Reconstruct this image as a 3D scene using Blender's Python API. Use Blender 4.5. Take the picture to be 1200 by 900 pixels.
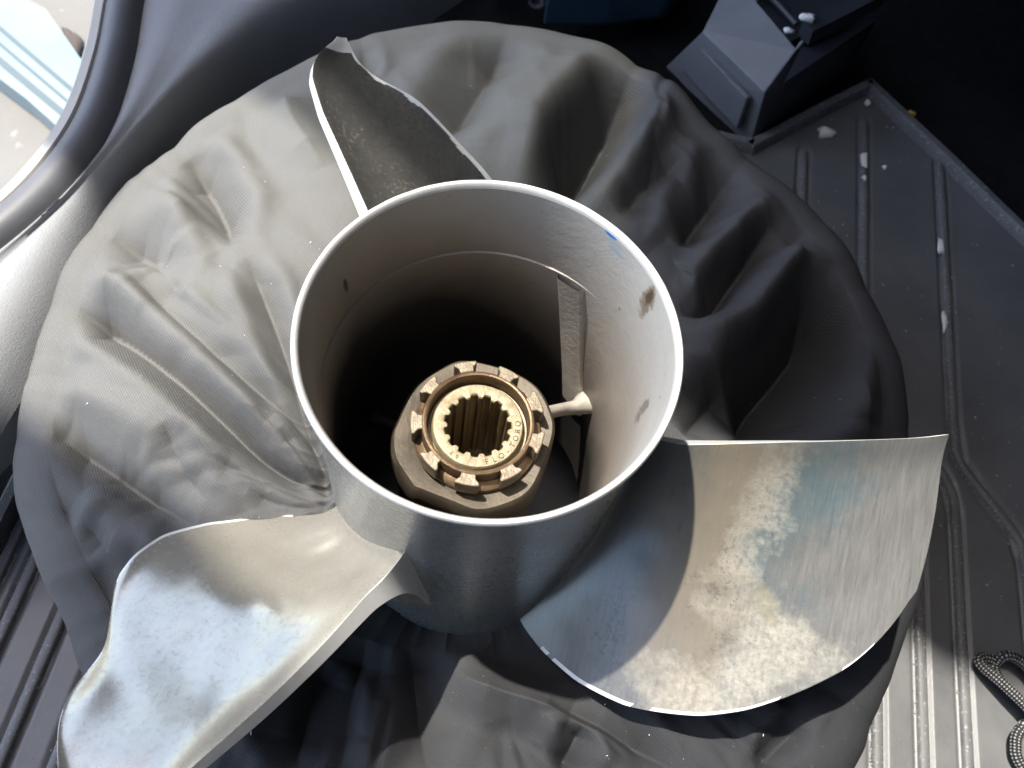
import bpy, bmesh, math, random
import numpy as np
from mathutils import Vector, Matrix

random.seed(7)
rng = np.random.default_rng(11)
S = 0.001                                   # every length below is written in millimetres
scene = bpy.context.scene
for o in list(bpy.data.objects):
    bpy.data.objects.remove(o)

# ------------------------------------------------------------------ camera
cam_d = bpy.data.cameras.new("camera")
cam_o = bpy.data.objects.new("camera", cam_d)
scene.collection.objects.link(cam_o)
scene.camera = cam_o
cam_d.sensor_width = 36.0
cam_d.lens = 30.0
cam_d.clip_start = 0.005
cam_d.clip_end = 500.0
CAM = Matrix(((0.9782, -0.2076, 0.0), (0.1852, 0.8728, -0.4516), (0.0938, 0.4418, 0.8922)))
cam_o.matrix_world = Matrix.Translation(Vector((8.729, -120.68, 210.6)) * S) @ CAM.to_4x4()
cam_d.dof.use_dof = True
cam_d.dof.focus_distance = 0.285
cam_d.dof.aperture_fstop = 20.0

# ------------------------------------------------------------------ sky, sun, exposure
SUN_AZ, SUN_EL = 158.0, 69.5                # azimuth counted from +X towards +Y
world = bpy.data.worlds.new("World")
scene.world = world
world.use_nodes = True
wn = world.node_tree.nodes
wn.clear()
w_out = wn.new("ShaderNodeOutputWorld")
w_bg = wn.new("ShaderNodeBackground")
w_sky = wn.new("ShaderNodeTexSky")
w_sky.sky_type = 'NISHITA'
w_sky.sun_disc = False
w_sky.sun_elevation = math.radians(SUN_EL)
w_sky.sun_rotation = math.radians(90.0 - SUN_AZ)
w_sky.air_density = 1.0
w_sky.dust_density = 2.0
w_bg.inputs[1].default_value = 0.15
world.node_tree.links.new(w_sky.outputs[0], w_bg.inputs[0])
world.node_tree.links.new(w_bg.outputs[0], w_out.inputs[0])

sun_d = bpy.data.lights.new("sun", 'SUN')
sun_d.energy = 2.3
sun_d.angle = math.radians(0.9)
sun_d.color = (1.0, 0.95, 0.86)
sun_o = bpy.data.objects.new("sun", sun_d)
scene.collection.objects.link(sun_o)
sun_dir = Vector((math.cos(math.radians(SUN_AZ)) * math.cos(math.radians(SUN_EL)),
                  math.sin(math.radians(SUN_AZ)) * math.cos(math.radians(SUN_EL)),
                  math.sin(math.radians(SUN_EL))))
sun_o.rotation_euler = sun_dir.to_track_quat('Z', 'Y').to_euler()

scene.view_settings.view_transform = 'Standard'
scene.view_settings.look = 'None'
scene.view_settings.exposure = 2.3
scene.view_settings.gamma = 1.0
scene.view_settings.use_curve_mapping = False

BAG_AZ = [-180,-173,-163,-148,-120,-90,-60,-28,-14,-3,3,22,32,42,51,63,73,79,87,97,114,128,141,154,164,174,180]
BAG_R  = [194, 191, 178, 163, 163, 172, 178, 185, 189, 195, 198, 202, 214, 223, 225, 228, 236, 257, 261, 262, 252, 236, 225, 217, 210, 197, 194]
def bag_lerp(az, xs, ys):
    return np.interp(((az + 180.0) % 360.0) - 180.0, xs, ys)
def bag_rim(az):
    return bag_lerp(az, BAG_AZ, BAG_R)
def bag_side(az):
    return -138.0 + 15.0 * np.sin(np.radians(az))
def bag_inner(az):
    return bag_lerp(az, [-180,-150,-130,-90,-45,0,45,90,135,160,180], [-93,-108,-130,-142,-141,-128,-120,-116,-106,-94,-93])
def bag_height(x, y):
    az = np.degrees(np.arctan2(y, x)); r = np.hypot(x, y)
    R = bag_rim(az) - 20.0
    t = np.clip((r - 58.0) / (R - 58.0), 0, 1)
    zi = bag_inner(az); ze = bag_side(az) + 17.0
    bulge = 8.0 + 5.0 * np.sin(np.radians(az))
    return zi + (ze - zi) * t ** 1.2 + bulge * np.sin(np.pi * t)
FOLDS = [
    (6.5, 13, [(-192, 39), (-165, 33), (-129, 15), (-101, -2), (-81, -14), (-67, -19), (-53, -21)]),
    (8, 13, [(-183, -12), (-169, -16), (-145, -25), (-123, -34), (-108, -40), (-97, -44)]),
    (8, 9, [(-176, -38), (-166, -41), (-152, -46), (-145, -52)]),
    (5, 5.5, [(-161, 54), (-133, 36), (-104, 18), (-83, 6), (-67, -3), (-55, -13)]),
    (6, 4, [(-154, 63), (-131, 46)]),
    (5, 6, [(-111, 67), (-97, 48), (-80, 23), (-66, 0), (-54, -17)]),
    (7, 9, [(-170, 131), (-151, 114), (-135, 96), (-120, 72)]),
    (8, 8, [(-187, 79), (-164, 70), (-148, 63)]),
    (5, 4, [(-117, -12), (-108, -25), (-95, -35)]),
    (3.5, 3, [(-99, -20), (-75, -25), (-52, -27)]),
    (3, 3, [(-80, -29), (-67, -31), (-51, -29)]),
    (3.5, 3, [(-85, 0), (-66, -10), (-55, -13)]),
    (3, 3, [(-74, -5), (-61, -15), (-53, -19)]),
    (6, 12, [(-138, -70), (-132, -72), (-126, -79), (-121, -87)]),
    (7, 6, [(-144, -48), (-127, -59), (-111, -66)]),
    (6, -3, [(-161, -62), (-150, -64), (-137, -64)]),
    (11, 11, [(-31, 246), (-36, 208), (-42, 182), (-48, 154)]),
    (4, 5, [(-102, 214), (-96, 197), (-91, 184)]),
    (10, 24, [(40, 248), (30, 209), (21, 175), (11, 143), (7, 131)]),
    (9, 7, [(67, 178), (52, 155), (40, 134)]),
    (9, 13, [(98, 189), (83, 158), (72, 126)]),
    (7, 15, [(114, 152), (100, 119), (89, 97), (76, 89)]),
    (14, 30, [(158, 136), (140, 101), (123, 72), (115, 48), (111, 34)]),
    (9, 8, [(99, 62), (91, 48), (84, 37)]),
    (8, 5, [(138, 163), (123, 143), (109, 116)]),
    (9, -4, [(-130, 170), (-116, 145), (-94, 121)]),
    (16, -4, [(-43, 220), (-17, 169), (-15, 138)]),
    (6, -7, [(9, -71), (16, -75), (26, -77), (47, -79), (68, -84), (88, -91)]),
    (5, 7, [(47, -76), (67, -81), (88, -88), (98, -92)]),
    (4.5, 7, [(62, -83), (59, -94), (57, -100)]),
    (5, 8, [(146, -67), (134, -81), (129, -86)]),
    (5, 8, [(175, -55), (162, -72), (156, -81)]),
    (8, 8, [(-26, -68), (-26, -91), (-23, -115)]),
    (8, 7, [(-39, -78), (-41, -100), (-39, -118)]),
    (9, 8, [(-9, -67), (-1, -88), (8, -109)]),
]

# ------------------------------------------------------------------ helpers
COL = scene.collection

def link(o, parent=None):
    COL.objects.link(o)
    if parent is not None:
        o.parent = parent
    return o

def tag(o, label=None, cat=None, group=None, kind=None):
    if label: o["label"] = label
    if cat: o["category"] = cat
    if group: o["group"] = group
    if kind: o["kind"] = kind
    return o

def empty(name, loc=(0, 0, 0)):
    o = bpy.data.objects.new(name, None)
    o.empty_display_size = 0.02
    o.location = Vector(loc) * S
    return link(o)

def mesh_obj(name, verts, faces, mat, parent=None, smooth=True, sharp=None):
    """verts in mm in world axes; the parent Empties stay unrotated, so subtract their place"""
    me = bpy.data.meshes.new(name)
    v = np.asarray(verts, float) * S
    if parent is not None:
        p = parent
        while p is not None:
            v = v - np.array(p.location)
            p = p.parent
    me.from_pydata([tuple(x) for x in v], [], [tuple(int(i) for i in f) for f in faces])
    if smooth:
        me.polygons.foreach_set("use_smooth", [True] * len(me.polygons))
        if sharp is not None:
            me.set_sharp_from_angle(angle=math.radians(sharp))
    me.materials.append(mat)
    me.update()
    return link(bpy.data.objects.new(name, me), parent)

def fix_normals(o):
    bm = bmesh.new(); bm.from_mesh(o.data)
    bmesh.ops.recalc_face_normals(bm, faces=bm.faces)
    bm.to_mesh(o.data); bm.free()

def bevel(o, w, seg=2, angle=30):
    m = o.modifiers.new("bevel", 'BEVEL')
    m.width = w * S; m.segments = seg; m.limit_method = 'ANGLE'; m.angle_limit = math.radians(angle)
    return o

def grid_faces(nu, nv, wrap_u=False, wrap_v=False):
    f = []
    for i in range(nu if wrap_u else nu - 1):
        for j in range(nv if wrap_v else nv - 1):
            a = i * nv + j; b = ((i + 1) % nu) * nv + j
            c = ((i + 1) % nu) * nv + (j + 1) % nv; d = i * nv + (j + 1) % nv
            f.append((a, b, c, d))
    return f

def add_uv(o, uv):
    """uv: one pair per vertex"""
    me = o.data
    lay = me.uv_layers.new(name="UVMap")
    idx = np.empty(len(me.loops), int); me.loops.foreach_get("vertex_index", idx)
    lay.data.foreach_set("uv", np.asarray(uv, float)[idx].ravel())

def lathe(name, prof, mat, parent=None, n=96, closed=True, sharp=40, cx=0, cy=0):
    a = np.linspace(0, 2 * np.pi, n, endpoint=False)
    pr = np.array(prof, float)
    v = np.stack([np.outer(np.cos(a), pr[:, 0]) + cx, np.outer(np.sin(a), pr[:, 0]) + cy,
                  np.tile(pr[:, 1], (n, 1))], 2).reshape(-1, 3)
    o = mesh_obj(name, v, grid_faces(n, len(pr), True, closed), mat, parent, True, sharp)
    fix_normals(o)
    return o

def smooth_path(pts, n=12):
    """Catmull-Rom through the points"""
    p = np.array(pts, float)
    p = np.vstack([2 * p[0] - p[1], p, 2 * p[-1] - p[-2]])
    out = []
    for i in range(1, len(p) - 2):
        for t in np.linspace(0, 1, n, endpoint=False):
            a, b, c, d = p[i - 1], p[i], p[i + 1], p[i + 2]
            out.append(.5 * (2 * b + (c - a) * t + (2 * a - 5 * b + 4 * c - d) * t * t + (3 * b - a - 3 * c + d) * t ** 3))
    out.append(p[-2])
    return np.array(out)

def sweep(name, path, section, mat, parent=None, closed_sec=True, caps=True, sharp=50, up=(0, 0, 1), uv=False):
    """section: (side, up) pairs swept along a path"""
    path = np.array(path, float); n = len(path)
    tan = np.gradient(path, axis=0); tan /= np.linalg.norm(tan, axis=1)[:, None]
    side = np.cross(tan, np.array(up, float)); side /= np.linalg.norm(side, axis=1)[:, None]
    upv = np.cross(side, tan)
    sec = np.array(section, float); m = len(sec)
    v = path[:, None, :] + side[:, None, :] * sec[None, :, 0:1] + upv[:, None, :] * sec[None, :, 1:2]
    f = grid_faces(n, m, False, closed_sec)
    if caps and closed_sec:
        f.append(tuple(range(m))); f.append(tuple((n - 1) * m + k for k in reversed(range(m))))
    o = mesh_obj(name, v.reshape(-1, 3), f, mat, parent, True, sharp)
    fix_normals(o)
    if uv:
        L = np.concatenate([[0], np.cumsum(np.linalg.norm(np.diff(path, axis=0), axis=1))])
        add_uv(o, np.stack([np.repeat(L, m), np.tile(np.arange(m) / m, n)], 1))
    return o

def ring(r, n=16, sx=1.0, sy=1.0):
    return [(r * sx * math.cos(2 * math.pi * k / n), r * sy * math.sin(2 * math.pi * k / n)) for k in range(n)]

def prism(name, poly, z0, z1, mat, parent=None, smooth=False):
    """outline (x, y) from z0 up to z1"""
    n = len(poly)
    v = [(x, y, z0) for x, y in poly] + [(x, y, z1) for x, y in poly]
    f = [tuple(range(n))[::-1], tuple(range(n, 2 * n))] + [(k, (k + 1) % n, n + (k + 1) % n, n + k) for k in range(n)]
    o = mesh_obj(name, v, f, mat, parent, smooth, 35)
    fix_normals(o)
    return o

def vnoise(x, y, seed=0, oct=3):
    """smooth value noise, about -1..1"""
    out = np.zeros(np.broadcast(x, y).shape); amp = 1.0; tot = 0
    for k in range(oct):
        g = np.random.default_rng(seed + k).random((64, 64)) * 2 - 1
        xf, yf = x * 2 ** k, y * 2 ** k
        xi, yi = np.floor(xf).astype(int), np.floor(yf).astype(int)
        fx, fy = xf - xi, yf - yi
        fx, fy = fx * fx * (3 - 2 * fx), fy * fy * (3 - 2 * fy)
        a = g[xi % 64, yi % 64]; b = g[(xi + 1) % 64, yi % 64]; c = g[xi % 64, (yi + 1) % 64]; d = g[(xi + 1) % 64, (yi + 1) % 64]
        out += amp * ((a * (1 - fx) + b * fx) * (1 - fy) + (c * (1 - fx) + d * fx) * fy); tot += amp; amp *= .5
    return out / tot * 1.6

# ------------------------------------------------------------------ materials
class NT:
    def __init__(self, name):
        self.m = bpy.data.materials.new(name); self.m.use_nodes = True
        self.t = self.m.node_tree; self.b = self.t.nodes["Principled BSDF"]
        self.geo = self.t.nodes.new("ShaderNodeTexCoord")
    def n(self, typ, **kw):
        x = self.t.nodes.new(typ)
        for k, v in kw.items(): setattr(x, k, v)
        return x
    def l(self, a, b): self.t.links.new(a, b)
    def setb(self, **kw):
        for k, v in kw.items(): self.b.inputs[k.replace("_", " ")].default_value = v
    def map(self, scale=(1, 1, 1), rot=(0, 0, 0), loc=(0, 0, 0), coord="Object"):
        x = self.n("ShaderNodeMapping")
        x.inputs["Scale"].default_value = scale; x.inputs["Rotation"].default_value = rot; x.inputs["Location"].default_value = loc
        self.l(self.geo.outputs[coord], x.inputs[0]); return x.outputs[0]
    def noise(self, scale, detail=4, rough=.55, vec=None, dist=0):
        x = self.n("ShaderNodeTexNoise"); x.inputs["Scale"].default_value = scale
        x.inputs["Detail"].default_value = detail; x.inputs["Roughness"].default_value = rough; x.inputs["Distortion"].default_value = dist
        self.l(vec if vec is not None else self.geo.outputs["Object"], x.inputs["Vector"]); return x.outputs["Fac"]
    def ramp(self, fac, stops):
        x = self.n("ShaderNodeValToRGB"); e = x.color_ramp.elements
        while len(e) < len(stops): e.new(.5)
        for k, (p, c) in enumerate(stops):
            e[k].position = p; e[k].color = (c, c, c, 1) if isinstance(c, (int, float)) else (*c, 1)
        self.l(fac, x.inputs[0]); return x.outputs[0]
    def math(self, op, a, b=None, c=None, clamp=False):
        x = self.n("ShaderNodeMath", operation=op, use_clamp=clamp)
        for k, q in enumerate((a, b, c)):
            if q is None: continue
            if isinstance(q, (int, float)): x.inputs[k].default_value = q
            else: self.l(q, x.inputs[k])
        return x.outputs[0]
    def mix(self, fac, a, b, blend='MIX'):
        x = self.n("ShaderNodeMix", data_type='RGBA', blend_type=blend)
        for k, q in ((0, fac), (6, a), (7, b)):
            if isinstance(q, (int, float)): x.inputs[k].default_value = q
            elif isinstance(q, tuple): x.inputs[k].default_value = (*q, 1)
            else: self.l(q, x.inputs[k])
        return x.outputs[2]
    def bump(self, h, strength=.3, dist=.001, normal=None):
        x = self.n("ShaderNodeBump"); x.inputs["Strength"].default_value = strength; x.inputs["Distance"].default_value = dist
        self.l(h, x.inputs["Height"])
        if normal is not None: self.l(normal, x.inputs["Normal"])
        return x.outputs[0]
    def sep(self, vec):
        x = self.n("ShaderNodeSeparateXYZ"); self.l(vec, x.inputs[0]); return x.outputs
    def col(self, c): self.l(c, self.b.inputs["Base Color"])
    def rough(self, c): self.l(c, self.b.inputs["Roughness"])
    def normal(self, c): self.l(c, self.b.inputs["Normal"])

def mat_fabric():
    t = NT("black_canvas")
    uv = t.geo.outputs["UV"]
    sx, sy, _ = t.sep(uv)
    k = 2 * math.pi / 0.90
    # fine twill: diagonal ribs crossed by the weft
    d1 = t.math('SINE', t.math('MULTIPLY', t.math('ADD', sx, sy), k * .75))
    d2 = t.math('SINE', t.math('MULTIPLY', sx, k * 1.1))
    d3 = t.math('SINE', t.math('MULTIPLY', sy, k * 1.1))
    weave = t.math('ADD', t.math('MULTIPLY', d1, .6), t.math('MULTIPLY', t.math('MULTIPLY', d2, d3), .5))
    big = t.noise(14, 4)
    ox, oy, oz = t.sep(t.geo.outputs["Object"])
    # light and shade put into the cloth colour: paler door side, blacker right and front
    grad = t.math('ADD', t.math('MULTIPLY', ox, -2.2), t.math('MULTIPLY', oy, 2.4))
    shade_tone = t.ramp(t.math('ADD', t.math('MULTIPLY_ADD', grad, 1.0, .28), t.math('MULTIPLY', big, .5)), [(.10, (.024, .025, .028)), (.50, (.050, .050, .051)), (.95, (.118, .116, .110))])
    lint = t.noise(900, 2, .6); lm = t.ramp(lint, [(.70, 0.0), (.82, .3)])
    linted = t.mix(lm, shade_tone, (.42, .41, .38))
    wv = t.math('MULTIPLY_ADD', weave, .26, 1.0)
    c = t.mix(1.0, linted, wv, 'MULTIPLY')
    t.col(c); t.setb(Roughness=.92, Specular_IOR_Level=.25, Sheen_Weight=0.0, Sheen_Roughness=.45)
    t.b.inputs["Sheen Tint"].default_value = (.9, .9, .9, 1)
    h = t.math('ADD', t.math('MULTIPLY', weave, .10), t.math('MULTIPLY', t.noise(260, 3), .5))
    t.normal(t.bump(h, .8, .0007))
    return t.m

def mat_steel(name, stain=0.0, rough=(.30, .50), base=(.60, .60, .585), pits=1.0, seed=0.0, film=.7, speck=0.0):
    t = NT(name)
    v = t.map(loc=(seed, seed * .7, 0))
    sm = t.noise(26, 5, .6, v, .6); fine = t.noise(420, 4, .65, v); scr = t.noise(60, 6, .7, t.map(scale=(14, 1.2, 1.2), rot=(0, 0, .6 + seed)))
    c = t.mix(t.ramp(sm, [(.35, 0.0), (.7, 1.0)]), base, tuple(x * .82 for x in base))
    c = t.mix(t.math('MULTIPLY', t.ramp(fine, [(.55, 0.0), (.72, 1.0)]), .35 * pits), c, tuple(x * .55 for x in base))
    met = film
    if stain > .5:
        c = t.mix(t.ramp(t.noise(13, 6, .6, t.map(loc=(.11, .05, .3), scale=(1.3, .8, 1))), [(.42, 0.0), (.60, 1.0)]), c, tuple(x * y for x, y in zip(base, (.68, .82, .92))))
    if stain:
        st = t.noise(19, 7, .68, t.map(loc=(seed + .013, .4, .2)), .5)
        fs = t.noise(190, 5, .7, v)
        m = t.math('MULTIPLY', t.ramp(t.math('MULTIPLY_ADD', fs, .62, t.math('MULTIPLY', st, .75)), [(.58, 0.0), (.86, 1.0)]), stain)
        c = t.mix(m, c, (.33, .30, .245))
        dk = t.ramp(t.math('MULTIPLY_ADD', fs, .4, t.math('MULTIPLY', t.noise(24, 8, .75, t.map(loc=(.3 + seed, .1, 0))), .7)), [(.60, 0.0), (.70, 1.0)])
        c = t.mix(t.math('MULTIPLY', dk, .45 * stain), c, (.16, .15, .13))
        t.l(t.math('MULTIPLY_ADD', m, -.4 * met, met), t.b.inputs["Metallic"])
    else:
        t.setb(Metallic=met)
    if speck:
        c = t.mix(t.math('MULTIPLY', t.ramp(t.math('MULTIPLY_ADD', t.noise(650, 3, .6, v), .8, t.math('MULTIPLY', sm, .35)), [(.66, 0.0), (.72, 1.0)]), speck), c, (.42, .41, .38))
    t.col(c)
    r = t.math('ADD', t.math('MULTIPLY', sm, rough[1] - rough[0]), rough[0])
    r = t.math('MULTIPLY_ADD', t.math('SUBTRACT', fine, .5), .35, r, True)
    t.rough(r)
    h = t.math('ADD', t.math('MULTIPLY', scr, .35), t.math('MULTIPLY', t.ramp(fine, [(.5, 1.0), (.75, 0.0)]), .6 * pits))
    t.normal(t.bump(h, .07, .0004))
    return t.m

def mat_right_blade():
    """scoured casting: tan scale near the hub side, a chalky band, a teal patch, scratched silver outside"""
    t = NT("scoured_weathered_steel")
    x, y, z = t.sep(t.geo.outputs["Object"])
    fine = t.noise(520, 4, .7); mid = t.noise(70, 6, .7); big = t.noise(20, 4, .6)
    scr = t.noise(40, 5, .75, t.map(scale=(22, 1.6, 1.6), rot=(0, 0, -.55)))
    wx = t.math('MULTIPLY', t.math('SUBTRACT', t.noise(30, 6, .68, t.map(loc=(.4, .1, 0))), .5), .075)
    wy = t.math('MULTIPLY', t.math('SUBTRACT', t.noise(34, 6, .68, t.map(loc=(.1, .7, .2))), .5), .07)
    x = t.math('ADD', x, wx); y = t.math('ADD', y, wy)
    def blob(cx, cy, rx, ry, wob):
        dx = t.math('DIVIDE', t.math('SUBTRACT', x, cx), rx); dy = t.math('DIVIDE', t.math('SUBTRACT', y, cy), ry)
        d = t.math('ADD', t.math('MULTIPLY', dx, dx), t.math('MULTIPLY', dy, dy))
        d = t.math('ADD', d, t.math('MULTIPLY', t.math('SUBTRACT', mid, .5), wob))
        return t.ramp(d, [(.05, 1.0), (1.15, 0.0)])
    silver = t.mix(scr, (.085, .088, .087), (.19, .188, .178))
    c = t.mix(t.math('MULTIPLY', blob(.088, -.03, .022, .075, 1.0), .85), silver, (.22, .19, .145))
    c = t.mix(t.math('MULTIPLY', blob(.124, .004, .020, .022, 1.4), .8), c, (.075, .115, .13))
    c = t.mix(t.math('MULTIPLY', blob(.115, -.022, .010, .022, 1.0), .6), c, (.09, .125, .135))
    gran = t.ramp(t.math('MULTIPLY_ADD', fine, .8, t.math('MULTIPLY', mid, .6)), [(.56, 0.0), (.90, 1.0)])
    ch = t.math('MULTIPLY', t.math('MAXIMUM', blob(.104, -.012, .014, .04, 2.2), t.math('MAXIMUM', blob(.118, -.052, .026, .018, 2.2), blob(.095, -.068, .03, .012, 2.0))), t.math('MULTIPLY_ADD', gran, .6, .15))
    c = t.mix(ch, c, (.36, .345, .285))
    dk = t.math('MULTIPLY', t.math('MAXIMUM', blob(.100, -.025, .012, .045, 2.6), blob(.062, -.05, .012, .03, 2.6)), t.ramp(t.math('MULTIPLY_ADD', fine, .7, t.math('MULTIPLY', mid, .7)), [(.72, 0.0), (.80, .75)]))
    c = t.mix(dk, c, (.075, .07, .06))
    c = t.mix(t.math('MULTIPLY', blob(.113, -.040, .006, .007, 1.2), .6), c, (.19, .18, .12))
    c = t.mix(1.0, c, (.80, .79, .78), 'MULTIPLY')
    t.col(c); t.setb(Metallic=.4)
    t.rough(t.math('MULTIPLY_ADD', scr, .22, t.math('MULTIPLY_ADD', ch, .3, .20)))
    hgt = t.math('ADD', t.math('MULTIPLY', scr, .5), t.math('MULTIPLY', fine, .5))
    t.normal(t.bump(hgt, .12, .0005))
    return t.m

def mat_bore():
    """inside of the exhaust barrel: grey near the lip, brown film, black soot below"""
    t = NT("sooty_barrel_bore")
    x, y, z = t.sep(t.geo.outputs["Object"])
    z = t.math('SUBTRACT', z, .14)          # the propeller's origin lies 140 mm below its rim
    n1 = t.noise(40, 5, .6); n2 = t.noise(300, 4, .7); n3 = t.noise(22, 4, .5, t.map(scale=(1, 1, .25)))
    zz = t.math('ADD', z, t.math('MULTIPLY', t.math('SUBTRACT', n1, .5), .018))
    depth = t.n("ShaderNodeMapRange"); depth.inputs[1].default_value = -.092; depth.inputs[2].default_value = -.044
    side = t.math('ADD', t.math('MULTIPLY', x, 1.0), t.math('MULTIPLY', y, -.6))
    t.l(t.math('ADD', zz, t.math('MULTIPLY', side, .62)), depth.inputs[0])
    brown = t.mix(t.ramp(n3, [(.35, 0.0), (.7, 1.0)]), (.33, .29, .245), (.24, .20, .16))
    grey = t.mix(t.ramp(n1, [(.3, 0.0), (.7, 1.0)]), (.42, .41, .38), (.34, .325, .30))
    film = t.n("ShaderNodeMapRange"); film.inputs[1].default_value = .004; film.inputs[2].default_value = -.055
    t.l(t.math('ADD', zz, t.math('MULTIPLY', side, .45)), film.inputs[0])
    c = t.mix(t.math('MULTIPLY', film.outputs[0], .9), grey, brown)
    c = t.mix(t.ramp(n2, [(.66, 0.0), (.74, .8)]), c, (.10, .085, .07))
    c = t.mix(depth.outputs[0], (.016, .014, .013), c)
    def spot(azd, zz0, ra, rz, col, amt, wob):
        a_ = math.radians(azd); px, py = .0535 * math.cos(a_), .0535 * math.sin(a_)
        d1 = t.math('ADD', t.math('MULTIPLY', t.math('SUBTRACT', x, px), -math.sin(a_)), t.math('MULTIPLY', t.math('SUBTRACT', y, py), math.cos(a_)))
        out = t.math('ADD', t.math('MULTIPLY', t.math('SUBTRACT', x, px), math.cos(a_)), t.math('MULTIPLY', t.math('SUBTRACT', y, py), math.sin(a_)))
        d1 = t.math('DIVIDE', d1, ra); d2 = t.math('DIVIDE', t.math('SUBTRACT', z, zz0), rz); d3 = t.math('DIVIDE', out, .02)
        d = t.math('ADD', t.math('ADD', t.math('MULTIPLY', d1, d1), t.math('MULTIPLY', d2, d2)), t.math('MULTIPLY', d3, d3))
        d = t.math('ADD', d, t.math('MULTIPLY', t.math('SUBTRACT', n2, .5), wob))
        return t.mix(t.math('MULTIPLY', t.ramp(d, [(.3, 1.0), (1.0, 0.0)]), amt), c, col)
    c = spot(57, -.0022, .0030, .0013, (.02, .17, .55), .95, 1.2)
    c = spot(53, -.0062, .0040, .0028, (.20, .29, .38), .4, 1.5)
    c = spot(33, -.010, .0035, .0085, (.15, .105, .06), .8, 2.6)
    c = spot(33, -.008, .0018, .004, (.07, .045, .025), .9, 2.0)
    c = spot(3, -.032, .0025, .012, (.12, .11, .10), .7, 3.6)
    c = spot(-18, -.055, .002, .004, (.03, .028, .026), .9, 1.0)
    c = spot(160, -.020, .0012, .004, (.05, .04, .03), .9, 1.0)
    t.col(c); t.setb(Metallic=.35)
    t.rough(t.math('MULTIPLY_ADD', n1, .25, .42))
    t.normal(t.bump(t.math('ADD', n2, t.math('MULTIPLY', n1, .6)), .22, .0008))
    return t.m

def mat_simple(name, c1, c2, rough=.6, metal=0.0, scale=60, bump=.2, bscale=500, spec=.5, dist=.0005, speck=None):
    t = NT(name)
    n = t.noise(scale, 5, .6)
    c = t.mix(t.ramp(n, [(.3, 0.0), (.72, 1.0)]), c1, c2)
    if speck:
        c = t.mix(t.ramp(t.noise(speck[0], 2, .5), [(speck[1], 0.0), (speck[1] + .05, 1.0)]), c, speck[2])
    t.col(c); t.setb(Metallic=metal, Specular_IOR_Level=spec)
    t.rough(t.math('MULTIPLY_ADD', n, .25, rough - .12))
    t.normal(t.bump(t.noise(bscale, 3, .6), bump, dist))
    return t.m

def mat_glass():
    """thin tinted pane: lets part of the light straight through"""
    t = NT("tinted_pane_glass")
    tr = t.n("ShaderNodeBsdfTransparent"); tr.inputs[0].default_value = (.52, .53, .53, 1)
    gl = t.n("ShaderNodeBsdfGlossy"); gl.inputs["Roughness"].default_value = .02
    mx = t.n("ShaderNodeMixShader"); mx.inputs[0].default_value = .08
    t.l(tr.outputs[0], mx.inputs[1]); t.l(gl.outputs[0], mx.inputs[2])
    t.l(mx.outputs[0], t.t.nodes["Material Output"].inputs["Surface"])
    return t.m

def mat_cord():
    t = NT("braided_cord")
    sx, sy, _ = t.sep(t.geo.outputs["UV"])
    a = t.math('SINE', t.math('MULTIPLY', t.math('ADD', t.math('MULTIPLY', sx, 2 * math.pi / 2.6), t.math('MULTIPLY', sy, 2 * math.pi * 4)), 1.0))
    b = t.math('SINE', t.math('SUBTRACT', t.math('MULTIPLY', sx, 2 * math.pi / 2.6), t.math('MULTIPLY', sy, 2 * math.pi * 4)))
    p = t.math('MULTIPLY', a, b)
    m = t.ramp(t.math('MULTIPLY_ADD', t.noise(420, 3), .5, t.math('SUBTRACT', p, .25)), [(.30, 0.0), (.55, 1.0)])
    t.col(t.mix(m, (.014, .014, .015), (.30, .30, .29))); t.setb(Roughness=.8)
    t.normal(t.bump(p, .8, .0008))
    return t.m

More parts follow.
